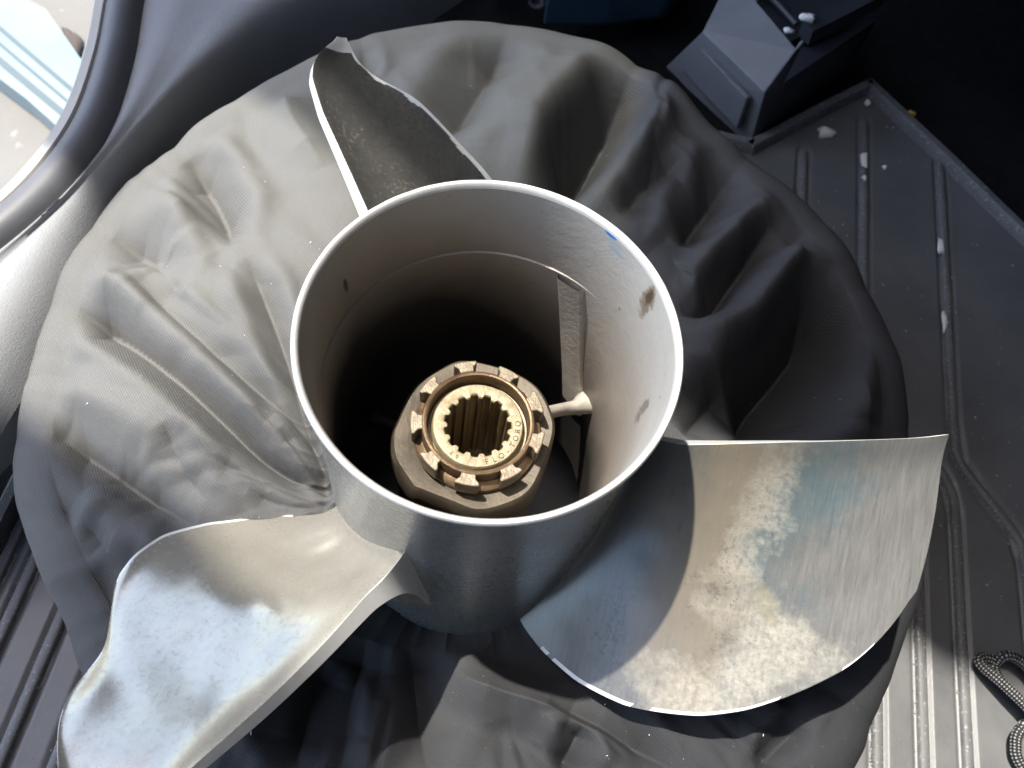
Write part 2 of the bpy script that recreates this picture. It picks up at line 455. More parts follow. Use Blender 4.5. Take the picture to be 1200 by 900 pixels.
M = {
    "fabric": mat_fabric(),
    "steel": mat_steel("brushed_steel", 0.0, (.22, .38), (.30, .305, .30), .25, .1, .7),
    "steel_worn": mat_right_blade(),
    "steel_polished": mat_steel("polished_nicked_steel", .12, (.18, .32), (.35, .325, .275), .6, .71, .6),
    "steel_pitted": mat_steel("pitted_steel", .12, (.22, .36), (.105, .104, .10), 1.6, .23, .6, .28),
    "rim": mat_steel("bright_rim_steel", 0.0, (.30, .50), (.50, .49, .48), .4, .9, .35),
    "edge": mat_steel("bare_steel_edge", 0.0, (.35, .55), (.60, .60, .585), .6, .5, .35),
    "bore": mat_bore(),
    "hub": mat_simple("brown_filmed_metal", (.045, .036, .026), (.095, .077, .054), .55, .45, 70, .35, 500),
    "web": mat_simple("tan_filmed_metal", (.24, .215, .18), (.33, .305, .265), .6, .2, 110, .35, 600),
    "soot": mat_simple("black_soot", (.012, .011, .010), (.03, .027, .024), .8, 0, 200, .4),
    "glass": mat_glass(),
    "bronze": mat_simple("oxidised_bronze", (.07, .043, .023), (.16, .105, .058), .45, .55, 160, .3, 900),
    "bronze_tip": mat_simple("worn_bronze_face", (.19, .16, .12), (.115, .09, .06), .5, .45, 260, .4, 900, speck=(700, .62, (.25, .19, .12))),
    "grease": mat_simple("yellow_greased_metal", (.27, .235, .15), (.16, .12, .065), .5, .15, 240, .5, 1100, speck=(500, .63, (.25, .17, .07))),
    "spline": mat_simple("dark_oily_spline", (.13, .095, .05), (.22, .16, .08), .4, .4, 120, .3, 700),
    "ink": mat_simple("dark_stamp_groove", (.05, .03, .012), (.08, .05, .02), .7, .1, 300, .1),
    "blue": mat_simple("blue_paint_smear", (.03, .20, .55), (.06, .30, .65), .4, 0, 300, .2),
    "rust": mat_simple("brown_rust_scab", (.22, .13, .06), (.12, .075, .04), .85, 0, 500, .8, 900),
    "mat": mat_simple("black_rubber_mat", (.080, .081, .083), (.115, .115, .115), .45, 0, 25, .25, 900, .45, .0004, (800, .72, (.16, .16, .15))),
    "rib": mat_simple("dusty_rubber_rib", (.080, .080, .082), (.115, .115, .115), .62, 0, 80, .3, 900, .5, .0004, (600, .62, (.22, .215, .20))),
    "carpet": mat_simple("black_carpet", (.006, .006, .007), (.012, .012, .013), .95, 0, 120, .9, 700, .1, .002),
    "plastic": mat_simple("blue_grey_trim_plastic", (.21, .218, .23), (.265, .272, .28), .7, 0, 14, .45, 1300, .5, .0005),
    "plastic_pale": mat_simple("pale_scuffed_plastic", (.40, .40, .39), (.48, .48, .47), .7, 0, 14, .45, 1300, .5, .0005),
    "plastic_dark": mat_simple("dark_navy_plastic", (.012, .014, .020), (.020, .023, .030), .5, 0, 20, .2, 900),
    "plastic_grey": mat_simple("grey_bracket_plastic", (.12, .128, .14), (.15, .157, .168), .45, 0, 30, .2, 1200, .5, .0003),
    "plastic_blue": mat_simple("blue_plastic", (.018, .045, .075), (.026, .06, .095), .4, 0, 30, .2, 1200),
    "rubber": mat_simple("grey_rubber_seal", (.060, .061, .068), (.085, .086, .094), .5, 0, 20, .2, 1000, .5, .0003),
    "body": mat_simple("pale_body_paint", (.42, .40, .36), (.48, .46, .42), .35, 0, 20, .05),
    "pale_blue": mat_simple("pale_blue_painted_metal", (.13, .185, .20), (.155, .21, .225), .35, .0, 9, .05),
    "groove": mat_simple("blue_grey_groove", (.04, .06, .07), (.05, .075, .085), .6, 0, 20, .05),
    "ground": mat_simple("pale_concrete", (.135, .13, .118), (.165, .158, .145), .9, 0, 9, .4, 120, .3, .002, (45, .66, (.20, .195, .185))),
    "seat": mat_simple("charcoal_seat_cloth", (.04, .042, .042), (.055, .055, .054), .95, 0, 60, .6, 900, .2, .001),
    "liner": mat_simple("dark_headliner", (.035, .035, .037), (.045, .045, .047), .95, 0, 20, .2, 300, .2),
    "grit": mat_simple("sand_grain", (.26, .25, .22), (.34, .33, .30), .9, 0, 300, .3),
    "crumb": mat_simple("white_crumb", (.55, .54, .51), (.70, .69, .66), .8, 0, 300, .6, 900),
    "crumb_yellow": mat_simple("orange_crumb", (.60, .32, .06), (.70, .42, .10), .8, 0, 300, .6, 900),
    "cord": mat_cord(),
    "smudge": mat_simple("brown_smudge", (.06, .045, .04), (.09, .07, .06), .9, 0, 60, .5),
}

# ================================================================== SETTING
# pavement outside the car
gr = mesh_obj("pavement", [(-30000, -30000, -600), (30000, -30000, -600), (30000, 30000, -600), (-30000, 30000, -600)],
              [(0, 1, 2, 3)], M["ground"], None, False)
tag(gr, kind="structure")
# car floor under the mat: carpet that climbs the bulkhead and the tunnel
nx, ny = 60, 70
gx = np.linspace(-240, 700, nx); gy = np.linspace(-330, 620, ny)
X, Y = np.meshgrid(gx, gy, indexing='ij')
Z = -206 + np.clip(Y - 400, 0, None) * .9 + np.clip(X - 345, 0, None) ** 1.0 * .55 + 2.5 * vnoise(X * .02, Y * .02, 3)
cf = mesh_obj("car_floor", np.stack([X, Y, Z], 2).reshape(-1, 3), grid_faces(nx, ny), M["carpet"])
tag(cf, kind="structure")

# ------------------------------------------------------------------ floor mat
MAT_OUT = [(-212, -330), (-212, -20), (-208, 40), (-190, 150), (-140, 268), (-60, 300), (60, 290), (128, 289), (206, 366), (318, 250), (330, 60), (330, -330)]

def inside(poly, px, py):
    ins = np.zeros(px.shape, bool); n = len(poly)
    for i in range(n):
        x0, y0 = poly[i]; x1, y1 = poly[(i + 1) % n]
        cond = ((y0 > py) != (y1 > py)) & (px < (x1 - x0) * (py - y0) / (y1 - y0 + 1e-9) + x0)
        ins ^= cond
    return ins

RIBS = [
    [(163, 296), (163, 180), (163, 80), (163, -60)],
    [(203, 334), (203, 200), (203, 80), (203, 0)],
    [(254, 312), (254, 240), (254, 120), (256, 98), (266, 84), (284, 62), (288, 46), (288, 0), (288, -150)],
    [(243, 92), (249, 82), (252, 66), (252, 0), (252, -150)],
    [(231, 60), (231, 0), (231, -150)],
    [(209, -20), (209, -60), (209, -150)],
    [(-191, 36), (-191, -60), (-191, -250)],
    [(-169, 20), (-169, -100), (-169, -250)],
    [(-204, 20), (-204, -60), (-204, -250)],
    [(-147, 0), (-147, -100), (-147, -250)],
]
gx = np.concatenate([np.arange(-214, -140, 1.2), np.arange(-140, 150, 8), np.arange(150, 332, 1.0)])
gy = np.arange(-330, 372, 3.0)
X, Y = np.meshgrid(gx, gy, indexing='ij')
Z = np.full(X.shape, -200.0) + .35 * vnoise(X * .012, Y * .012, 21)
for rb in RIBS:
    for (x0, y0), (x1, y1) in zip(rb[:-1], rb[1:]):
        dx, dy = x1 - x0, y1 - y0; L2 = dx * dx + dy * dy
        t = np.clip(((X - x0) * dx + (Y - y0) * dy) / L2, 0, 1)
        d = np.hypot(X - x0 - t * dx, Y - y0 - t * dy)
        Z = np.minimum(Z, -200.0 - 1.8 * np.exp(-(np.abs(d - 3.4) / 1.3) ** 4))
fc = np.array(grid_faces(len(gx), len(gy)))
cxs = X.reshape(-1)[fc].mean(1); cys = Y.reshape(-1)[fc].mean(1)
fc = fc[inside(MAT_OUT, cxs, cys)]
mat_root = empty("floor_mat", (50, 0, -200))
tag(mat_root, "black ribbed rubber floor mat with raised lip lying under the canvas cover", "floor mat")
mesh_obj("mat_sheet", np.stack([X, Y, Z], 2).reshape(-1, 3), fc, M["mat"], mat_root, True, 60)
rib_sec = [(-2.6, -2.4), (-2.3, .6), (-1.5, 1.3), (1.5, 1.3), (2.3, .6), (2.6, -2.4)]
for rb in RIBS:
    p = smooth_path([(x, y, -199.6) for x, y in rb], 10)
    sweep("rib", p, rib_sec, M["rib"], mat_root)
lip_path = [(-212, -330, -198)] + [(x, y, -198) for x, y in MAT_OUT[1:6]] + [(60, 292, -198), (128, 289, -198)]
lip_sec = [(-4, -4), (-4, 3), (-2.5, 5), (2, 5), (3.5, 3), (5, -4)]
sweep("lip", smooth_path(lip_path, 6), lip_sec, M["rib"], mat_root)
sweep("lip", np.array([(126, 287, -198), (165, 327, -198), (206, 367, -198)], float), lip_sec, M["rib"], mat_root)
sweep("lip", np.array([(203, 368, -198), (260, 311, -198), (318, 250, -198), (330, 60, -198), (330, -330, -198)], float), lip_sec, M["rib"], mat_root)

def lump(name, x, y, z, r, mat, flat=.5, sx=1.0, sy=1.0, parent=None):
    bm = bmesh.new()
    bmesh.ops.create_icosphere(bm, subdivisions=2, radius=1)
    ph = random.random() * 9
    for v in bm.verts:
        k = 1 + .22 * math.sin(v.co.x * 4 + ph) + .18 * math.sin(v.co.y * 5.3 + ph * 2) + .1 * math.sin(v.co.z * 7 + v.co.x * 6)
        v.co = Vector((v.co.x * r * sx * k, v.co.y * r * sy * k, v.co.z * r * flat * k))
    vs = [v.co + Vector((x, y, z)) for v in bm.verts]; fs = [[v.index for v in f.verts] for f in bm.faces]
    bm.free()
    return mesh_obj(name, vs, fs, mat, parent)

for x, y, r, sx, sy, lab in ((177, 316, 5.0, 1.3, .8, "large white crumb on the mat below its far corner lip"),
                             (205, 351, 2.6, 1, 1, "small round white crumb tucked in the mat's far corner"),
                             (202.5, 300, 2.2, 1, 3.2, "long white chip stuck along the rib below the mat corner"),
                             (202.5, 284, 1.8, .9, 1.4, "short white chip below the long chip on the same rib"),
                             (251, 241, 2.0, .9, 3.4, "white chip at the upper end of the bent rib"),
                             (251, 187, 2.0, .9, 3.8, "white chip on the bent rib level with the cover's right edge"),
                             (216, 297, 1.6, 1, 1, "tiny white crumb just right of the long chip")):
    tag(lump("crumb", x, y, -198.6, r, M["crumb"], .6, sx, sy), lab, "crumb", "white crumbs on the floor mat")
tag(lump("crumb", 237, 354, -202, 2.3, M["crumb_yellow"], .8), "single orange crumb on the black carpet beyond the mat lip", "crumb")

# grit in the grooves and on the mat
bm = bmesh.new()
def grit(x, y, z, r):
    m = Matrix.Translation((x * S, y * S, z * S)) @ Matrix.Rotation(random.random() * 6, 4, 'Z')
    bmesh.ops.create_icosphere(bm, subdivisions=1, radius=r * S, matrix=m)
for rb in RIBS:
    p = smooth_path([(x, y, 0) for x, y in rb], 10)
    for k in range(90):
        q = p[random.randrange(len(p) - 1)]; 
        i = random.randrange(len(p) - 1); q = p[i] + (p[i + 1] - p[i]) * random.random()
        grit(q[0] - 3.2 + random.gauss(0, .5), q[1], -200.2, random.uniform(.12, .36))
for k in range(420):
    x, y = random.uniform(140, 325), random.uniform(-150, 350)
    if inside(MAT_OUT[:-1], np.array([x]), np.array([y]))[0]:
        grit(x, y, -199.9, random.uniform(.12, .42) if k % 9 else random.uniform(.5, .8))
for k in range(60):
    grit(random.uniform(-210, -140), random.uniform(-200, 20), -199.9, random.uniform(.12, .4))
me = bpy.data.meshes.new("grit"); bm.to_mesh(me); bm.free(); me.materials.append(M["grit"])
tag(link(bpy.data.objects.new("grit", me)), "pale sand grains scattered over the rubber floor mat", "grit", kind="stuff")

# ------------------------------------------------------------------ door sill: trim panel, scuff plate, seal, body flange
SEAL = [(-262, 330, -118), (-240, 262, -117), (-226, 210, -117), (-216, 172, -117), (-210, 132, -117), (-213, 97, -117), (-223, 66, -117), (-242, 30, -117), (-277, -30, -117)]
seal = smooth_path(SEAL, 14)
sl = sweep("door_seal", seal, ring(10.5, 20, .95, 1.1), M["rubber"], None, uv=False)
tag(sl, "curved grey rubber door seal between the sill trim and the bright pavement", "door seal")
fl = sweep("body_flange", smooth_path([(x - 12 + .0 * y, y, z - 2) for x, y, z in SEAL], 14), [(-4, -30), (-4, 6), (-2, 9), (2, 9), (4, 6), (4, -30)], M["body"])
tag(fl, "thin pale painted body flange along the outside of the rubber seal", "body flange")
inner = smooth_path([(-90, 520, -150), (-65, 400, -185), (-95, 330, -192), (-135, 270, -185), (-166, 215, -168), (-183, 160, -155), (-190, 100, -140), (-192, 40, -138), (-200, -60, -138)], 14)
n = 40; m = 14
tt = np.linspace(0, 1, n)
def along(p, t):
    L = np.concatenate([[0], np.cumsum(np.linalg.norm(np.diff(p, axis=0), axis=1))]); L /= L[-1]
    return np.stack([np.interp(t, L, p[:, k]) for k in range(3)], 1)
A = along(seal + np.array([9.5, -2.5, 3.5]), tt); B = along(inner, tt)
V = []
for i in range(n):
    for j in range(m):
        s = j / (m - 1)
        p = A[i] * (1 - s) + B[i] * s
        p[2] = A[i][2] + (B[i][2] - A[i][2]) * s ** 5 + 3.5 * math.exp(-((s - .10) / .07) ** 2)
        V.append(p)
pn = mesh_obj("sill_trim", V, grid_faces(n, m), M["plastic"])
fix_normals(pn)
tag(pn, "blue grey plastic sill trim panel between the door seal and the canvas cover", "trim panel")
# scuff plate: stepped pale trim lower left
sp = empty("scuff_plate", (-222, 30, -150)); tag(sp, "pale stepped scuff plate on the sill below the seal, left of the canvas cover", "scuff plate")
sweep("plate", smooth_path([(-262, -60, -128), (-236, -6, -127), (-222, 30, -127), (-212, 62, -128), (-205, 100, -134)], 8), [(-10, -6), (-10, .5), (-8, 1.5), (5, -6), (9, -14), (9, -18), (-10, -18)], M["plastic_pale"], sp)
sweep("ledge", smooth_path([(-244, -70, -140), (-222, -15, -141), (-210, 20, -142), (-203, 48, -146)], 8), [(-9, -6), (-9, .5), (-7, 1.5), (7, -3), (11, -12), (11, -40), (-9, -40)], M["plastic_pale"], sp)

# outside: pale blue grooved sill of whatever stands by the door, two brown smudges
bp = empty("grooved_panel", (-640, 560, -598)); tag(bp, "pale blue grooved metal panel lying outside beyond the door seal", "panel")
prism("slab", [(-790, 690), (-640, 640), (-585, 590), (-500, 510), (-500, 440), (-600, 500), (-760, 580)], -598, -566, M["pale_blue"], bp)
for (x0, y0, x1, y1, w) in ((-770, 612, -510, 466, 4), (-770, 650, -510, 498, 2.5), (-770, 632, -510, 482, 1.8)):
    sweep("groove", np.array([(x0, y0, -565.4), ((x0 + x1) / 2, (y0 + y1) / 2, -565.4), (x1, y1, -565.4)], float), [(-w, -.5), (-w, .6), (w, .6), (w, -.5)], M["groove"], bp)
for x0, y0, ang, L, lab in ((-690, 662, -.75, 13, "small brown stone at the photo's top left edge on pale ground"), (-612, 626, -.80, 30, "long grey brown stone beside the pale blue panel outside the door")):
    o = lump("smudge", 0, 0, 0, 1, M["smudge"], 1)
    o.scale = (L, 9, 6); o.rotation_euler = (0, 0, ang); o.location = Vector((x0, y0, -596)) * S
    tag(o, lab, "smudge")

# ------------------------------------------------------------------ things at the far end of the footwell
br = empty("seat_bracket", (120, 300, -200)); tag(br, "grey angular plastic bracket cover bolted down beyond the mat corner", "bracket")
# front panel, sloping top and side of the cover
fp = [(69, 355, -206), (111, 296, -198), (129, 299, -200), (124, 303, -165), (81, 345, -165)]
tp = [(81, 345, -165), (124, 303, -165), (139, 330, -148), (131, 342, -150), (108, 372, -150), (113, 400, -150), (100, 402, -150)]
v = [(66, 352, -206), (129, 297, -206), (124, 303, -165), (81, 345, -165),      # front 0-3
     (137, 327, -149), (131, 335, -149), (110, 362, -149), (116, 420, -140), (100, 415, -140),   # top 4-8
     (185, 372, -206), (178, 385, -150), (150, 350, -142)]                      # side 9-11
f = [(0, 1, 2, 3), (3, 2, 4, 5, 6, 7, 8), (1, 9, 10, 11, 4, 2)]
o = mesh_obj("cover", v, f, M["plastic_grey"], br, False); 
m_ = o.modifiers.new("solid", 'SOLIDIFY'); m_.thickness = .003; m_.offset = -1
bevel(o, 1.5)
mesh_obj("front_panel", [(78, 343, -196), (118, 301, -196), (116.5, 304, -172), (84, 339, -172)], [(0, 1, 2, 3)], M["plastic_grey"], br, False)
o = br.children[-1]; m_ = o.modifiers.new("solid", 'SOLIDIFY'); m_.thickness = .004; m_.offset = 0; bevel(o, 1)
prism("side_wall", [(131, 298), (188, 370), (180, 392), (141, 334)], -206, -150, M["plastic_dark"], br)
o = sweep("rail", np.array([(139, 332, -140), (160, 352, -138), (184, 376, -136)], float), [(-5, -6), (-5, 4), (4, 4), (5, -6)], M["plastic_dark"], br)
prism("recess", [(112, 366), (133, 338), (176, 384), (140, 430)], -160, -155, M["plastic_dark"], br)
sweep("lever", np.array([(112, 378, -150), (124, 360, -147), (135, 345, -146)], float), ring(2.2, 8), M["plastic_dark"], br)
tag(lump("crumb", 137, 337, -134, 3.0, M["crumb"], .8, 1.4, .9), "white crumb on the edge of the grey bracket", "crumb")
tag(lump("crumb", 130, 338, -146, 2.4, M["crumb"], .5, 1.6, .8), "smaller white crumb in the bracket's recess", "crumb")

dk = mesh_obj("footwell_liner", [(-110, 560, -60), (170, 560, -60), (170, 405, -207), (-60, 405, -207), (-75, 470, -150), (-40, 330, -207), (128, 330, -207)],
              [(0, 1, 2, 3, 4), (3, 2, 6, 5)], M["plastic_dark"], None, False)
tag(dk, "dark navy footwell lining beyond the canvas cover", "lining")
pedal = empty("blue_cover", (10, 345, -170)); tag(pedal, "glossy blue plastic cover in the dark footwell behind the canvas cover", "cover")
prism("body", [(-22, 338), (20, 352), (60, 372), (74, 410), (30, 420), (4, 392)], -185, -150, M["plastic_blue"], pedal); bevel(pedal.children[-1], 6, 4)
prism("flap", [(-18, 336), (12, 345), (18, 362), (-6, 356)], -150, -144, M["plastic_blue"], pedal); bevel(pedal.children[-1], 2)
kb = prism("plastic_peg", [(-64, 366), (-46, 362), (-42, 385), (-62, 390)], -190, -160, M["plastic_blue"]); bevel(kb, 5, 4)
tag(kb, "small blue plastic peg at the top edge behind the cover", "peg")
# coiled dark spring beside the knob
hp = [(-28 + .16 * k + 5 * math.cos(k * .7), 352 + .36 * k, -176 + 5 * math.sin(k * .7)) for k in range(110)]
sg = sweep("coiled_cable", np.array(hp), ring(1.5, 8), M["rib"]); tag(sg, "dark coiled cable between the two blue plastic pieces", "cable")

st = bpy.data.meshes.new("seat_cushion")
bm = bmesh.new(); bmesh.ops.create_cube(bm, size=1)
for v in bm.verts: v.co = Vector((v.co.x * .36, v.co.y * .40, v.co.z * .12))
bmesh.ops.bevel(bm, geom=bm.edges[:], offset=.03, segments=5, affect='EDGES', profile=.5)
bm.to_mesh(st); bm.free(); st.materials.append(M["seat"])
for p in st.polygons: p.use_smooth = True
so = link(bpy.data.objects.new("seat_cushion", st)); so.location = Vector((395, 480, -50)) * S; so.rotation_euler = (0, .12, math.radians(-35))
tag(so, "charcoal cloth seat cushion edge in the dark upper right corner", "seat")

# unseen cabin walls, with roof, pane and panel shaped to shade and dim the sun
rf = prism("roof_shade", [(-900, 282), (-610, 267), (-578, 251), (-554, 239), (-550, 254), (-529, 330), (-487, 359), (-442, 434), (-309, 434), (-303, 197), (-184, 173), (-169, 158), (-146, 143), (-20, 139),
                        (-20, -420), (-900, -420), (-900, -1500), (1500, -1500), (1500, 1700), (-900, 1700)], 900, 930, M["liner"])  # unseen roof, its outline cut to throw the wanted shade edges
tag(rf, kind="structure")
wp = prism("sun_dimming_pane", [(-529, 334), (-498, 310), (-441, 273), (-293, 190), (-297, 444), (-445, 444), (-493, 366)], 905, 909, M["glass"]); tag(wp, kind="structure")  # unseen pane added in the roof gap to dim the sun on the far cloth
dr = prism("overhead_shade_panel", [(-820, 138), (-569, 138), (-549, 136), (-456, 104), (-421, 76), (-376, 60), (-368, -16), (-368, -360), (-820, -360)], 890, 925, M["liner"]); tag(dr, kind="structure")  # unseen panel added overhead to shade the lower left
bh = prism("car_bulkhead", [(-700, 700), (1400, 700), (1400, 740), (-700, 740)], -250, 900, M["liner"]); tag(bh, kind="structure")
bk = prism("car_rear_wall", [(-320, -1000), (1100, -1000), (1100, -960), (-320, -960)], -250, 900, M["liner"]); tag(bk, kind="structure")
cw = prism("car_side_wall", [(1100, -900), (1140, -900), (1140, 700), (1100, 700)], -250, 900, M["liner"]); tag(cw, kind="structure")

# ------------------------------------------------------------------ braided cord at the right edge
def cord(p, part, parent):
    return sweep(part, smooth_path(p, 14), ring(2.55, 14), M["cord"], parent, uv=True)
cd = empty("cord_hank", (272, -30, -197)); tag(cd, "grey flecked braided cord looped on the mat at the right edge", "cord")
cord([(330, -80, -194), (295, -50, -189), (277, -32, -186), (264, -20, -188), (257, -12, -193), (258.5, -8, -195), (264, -8.5, -194), (266, -14, -196), (280, -26, -197), (320, -60, -197)], "strand", cd)
cord([(264, -10, -196), (266, -6.5, -190), (271, -6, -189), (278, -10, -189), (290, -20, -190), (330, -52, -190)], "strand", cd)
cord([(330, -70, -194), (282, -38, -192), (274, -38, -192), (271, -45, -193), (275, -55, -194), (300, -75, -194)], "strand", cd)

# ================================================================== CANVAS COVER
n_az, n_r = 960, 230
az = np.linspace(-180, 180, n_az, endpoint=False)
tr = np.linspace(0, 1, n_r)
R_ = bag_rim(az)
k = np.ones(31) / 31
R_ = np.convolve(np.concatenate([R_[-15:], R_, R_[:15]]), k, 'valid')
R_ += 1.6 * vnoise(az * .08 + 40, az * 0, 5)
r_in = 49.0
rr = r_in + (R_[:, None] - 20 - r_in) * tr[None, :]
ca, sa = np.cos(np.radians(az))[:, None], np.sin(np.radians(az))[:, None]
X, Y = rr * ca, rr * sa
Z = bag_height(X, Y)
edge_fade = np.clip((1 - tr) / .10, 0, 1)[None, :]; edge_fade = .15 + .85 * edge_fade
D = np.zeros(X.shape)
for w, d, pts in FOLDS:
    p = smooth_path([(x, y, 0) for x, y in pts], 5)[:, :2]
    L = np.concatenate([[0], np.cumsum(np.hypot(*np.diff(p, axis=0).T))]); tot = L[-1]
    best = np.full(X.shape, 1e9); bt = np.zeros(X.shape); sd = np.zeros(X.shape)
    lo, hi = p.min(0) - 5 * w, p.max(0) + 5 * w
    msk = (X > lo[0]) & (X < hi[0]) & (Y > lo[1]) & (Y < hi[1])
    xx, yy = X[msk], Y[msk]
    b = np.full(xx.shape, 1e9); tb = np.zeros(xx.shape)
    for i in range(len(p) - 1):
        dx, dy = p[i + 1] - p[i]; l2 = dx * dx + dy * dy + 1e-9
        t = np.clip(((xx - p[i][0]) * dx + (yy - p[i][1]) * dy) / l2, 0, 1)
        dd = np.hypot(xx - p[i][0] - t * dx, yy - p[i][1] - t * dy)
        c = dd < b
        b = np.where(c, dd, b); tb = np.where(c, (L[i] + t * math.sqrt(l2)) / tot, tb)
    near_hub = math.hypot(*pts[-1]) < 85
    env = np.clip(np.minimum(tb / .22 + .12, 1 if near_hub else (1 - tb) / .30 + .12), 0, 1)
    if near_hub: ww_end = 1 - .45 * tb
    else: ww_end = 1.0
    ww = w * (.8 + .4 * env) * ww_end
    prof = -np.exp(-(b / ww) ** 1.15) + .36 * np.exp(-((b - 1.9 * ww) / (.9 * ww)) ** 2)
    D[msk] += 1.85 * d * env * prof * ww_end
Z = Z + D * edge_fade
# gathers where the cloth is drawn in round the barrel, plus soft overall waviness
gat = np.exp(-(rr - 56) / 17.0) * (.35 + .65 * np.exp(-((((az + 178 + 180) % 360) - 180) / 38.0) ** 2))[:, None]
pl = np.radians(az) * 21 + 1.6 * vnoise(az * .12, az * 0, 9)
pleat = (1 - 2 * np.abs(np.sin(pl)) ** .7)[:, None] * (.75 + .5 * vnoise(az * .3, az * 0 + 3, 4))[:, None]
Z += 2.2 * gat * pleat
# many short creases running roughly towards the barrel
for q in range(120):
    a0 = rng.uniform(-180, 180); Ra = float(bag_rim(a0))
    rs_ = rng.uniform(64, Ra - 50); ln = rng.uniform(30, 105); tw = rng.normal(0, 9)
    p0 = np.array([rs_ * np.cos(np.radians(a0)), rs_ * np.sin(np.radians(a0))])
    dr_ = np.array([np.cos(np.radians(a0 + tw + 6)), np.sin(np.radians(a0 + tw + 6))])
    w = rng.uniform(1.6, 4.2); d = rng.uniform(.4, 1.3) * (1 if rng.random() < .75 else -.7)
    rx_, ry_ = X - p0[0], Y - p0[1]
    u_ = rx_ * dr_[0] + ry_ * dr_[1]; v_ = -rx_ * dr_[1] + ry_ * dr_[0] + .0035 * rng.normal(0, 1) * u_ ** 2
    ev = np.clip(u_ / (ln * .3), 0, 1) * np.clip((ln - u_) / (ln * .45), 0, 1)
    Z -= d * ev * (np.exp(-(np.abs(v_) / w) ** 1.3) - .35 * np.exp(-((np.abs(v_) - 1.9 * w) / w) ** 2))
Z += .9 * vnoise(X * .022 + 7, Y * .022, 13, 3) * np.clip((rr - 60) / 60, 0, 1)
radial = vnoise(az[:, None] * .11 + 3, rr * .004, 17, 2)
Z += 1.0 * radial * np.clip((rr - 70) / 60, 0, 1) * edge_fade
# rolled edge and the side going under
roll = []
side = bag_side(az)
for a in np.radians([12, 24, 36, 48, 60, 72, 84, 90]):
    roll.append((R_ - 20 + 20 * np.sin(a), Z[:, -1] - 17 * (1 - np.cos(a))))
zb = roll[-1][1]
for s_, ro in ((.25, 0), (.5, -5), (.75, -14), (.95, -28), (1.0, -44), (1.0, -80)):
    roll.append((R_ + ro, zb + (-198.5 - zb) * s_))
XR = np.concatenate([X] + [(q[0] * ca[:, 0])[:, None] for q in roll], 1)
YR = np.concatenate([Y] + [(q[0] * sa[:, 0])[:, None] for q in roll], 1)
ZR = np.concatenate([Z] + [q[1][:, None] for q in roll], 1)
nr = XR.shape[1]
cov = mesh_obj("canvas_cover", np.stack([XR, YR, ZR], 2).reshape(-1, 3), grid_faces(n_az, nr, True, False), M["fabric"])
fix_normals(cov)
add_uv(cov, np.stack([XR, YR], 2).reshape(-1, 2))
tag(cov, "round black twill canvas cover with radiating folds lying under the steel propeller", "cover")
# lint on the cloth
bm = bmesh.new()
for q in range(90):
    a = random.uniform(-180, 180); r = random.uniform(75, float(bag_rim(a)) - 30)
    i = int((a + 180) / 360 * n_az) % n_az; j = min(n_r - 1, int((r - r_in) / (R_[i] - 20 - r_in) * n_r))
    x, y, z = X[i, j] * S, Y[i, j] * S, (Z[i, j] + .25) * S
    m = Matrix.Translation((x, y, z)) @ Matrix.Rotation(random.random() * 6, 4, 'Z') @ Matrix.Diagonal((random.choice([1, 1, 1, 4]), 1, .6, 1))
    bmesh.ops.create_icosphere(bm, subdivisions=1, radius=random.uniform(.08, .22) * S, matrix=m)
me = bpy.data.meshes.new("lint"); bm.to_mesh(me); bm.free(); me.materials.append(M["crumb"])
tag(link(bpy.data.objects.new("lint", me)), "tiny pale lint specks on the black canvas cover", "lint", kind="stuff")

# ================================================================== PROPELLER
prop = empty("propeller", (0, 0, -140))
tag(prop, "three bladed steel boat propeller standing hub up on the canvas cover", "propeller")
outer = [(50, -146), (58.5, -146), (58.0, -138), (55.6, -120), (54.2, -100), (53.7, -70), (53.6, -30), (54.4, -14), (55.3, -5), (55.75, -2)]
rimp = [(55.9, -1.2), (55.75, -.35), (55.4, 0), (54.7, 0), (54.2, -.3), (53.8, -1.2)]
bore = [(53.6, -2), (53.0, -8), (51.6, -24), (51.2, -32.2), (50.5, -32.5), (50.4, -36), (49.9, -60), (48.9, -100), (48.2, -140)]
lathe("barrel", outer + [(55.6, -1.8), (54.2, -1.8)] , M["steel"], prop, 160, False)
lathe("rim", [(55.75, -2), (55.9, -1.2)] + rimp[1:] + [(53.6, -2)], M["rim"], prop, 160, False)
rim_ = prop.children[-1] if prop.children[-1].name.startswith("rim") else [k_ for k_ in prop.children if k_.name.startswith("rim")][0]
for v_ in rim_.data.vertices:
    a_ = math.atan2(v_.co.y, v_.co.x) * 9
    if v_.co.z > .1385: v_.co.z += .00016 * float(vnoise(np.array([a_ + 40]), np.array([.5]), 88, 3)[0])
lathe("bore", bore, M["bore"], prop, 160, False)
fix_normals(prop.children[-1])

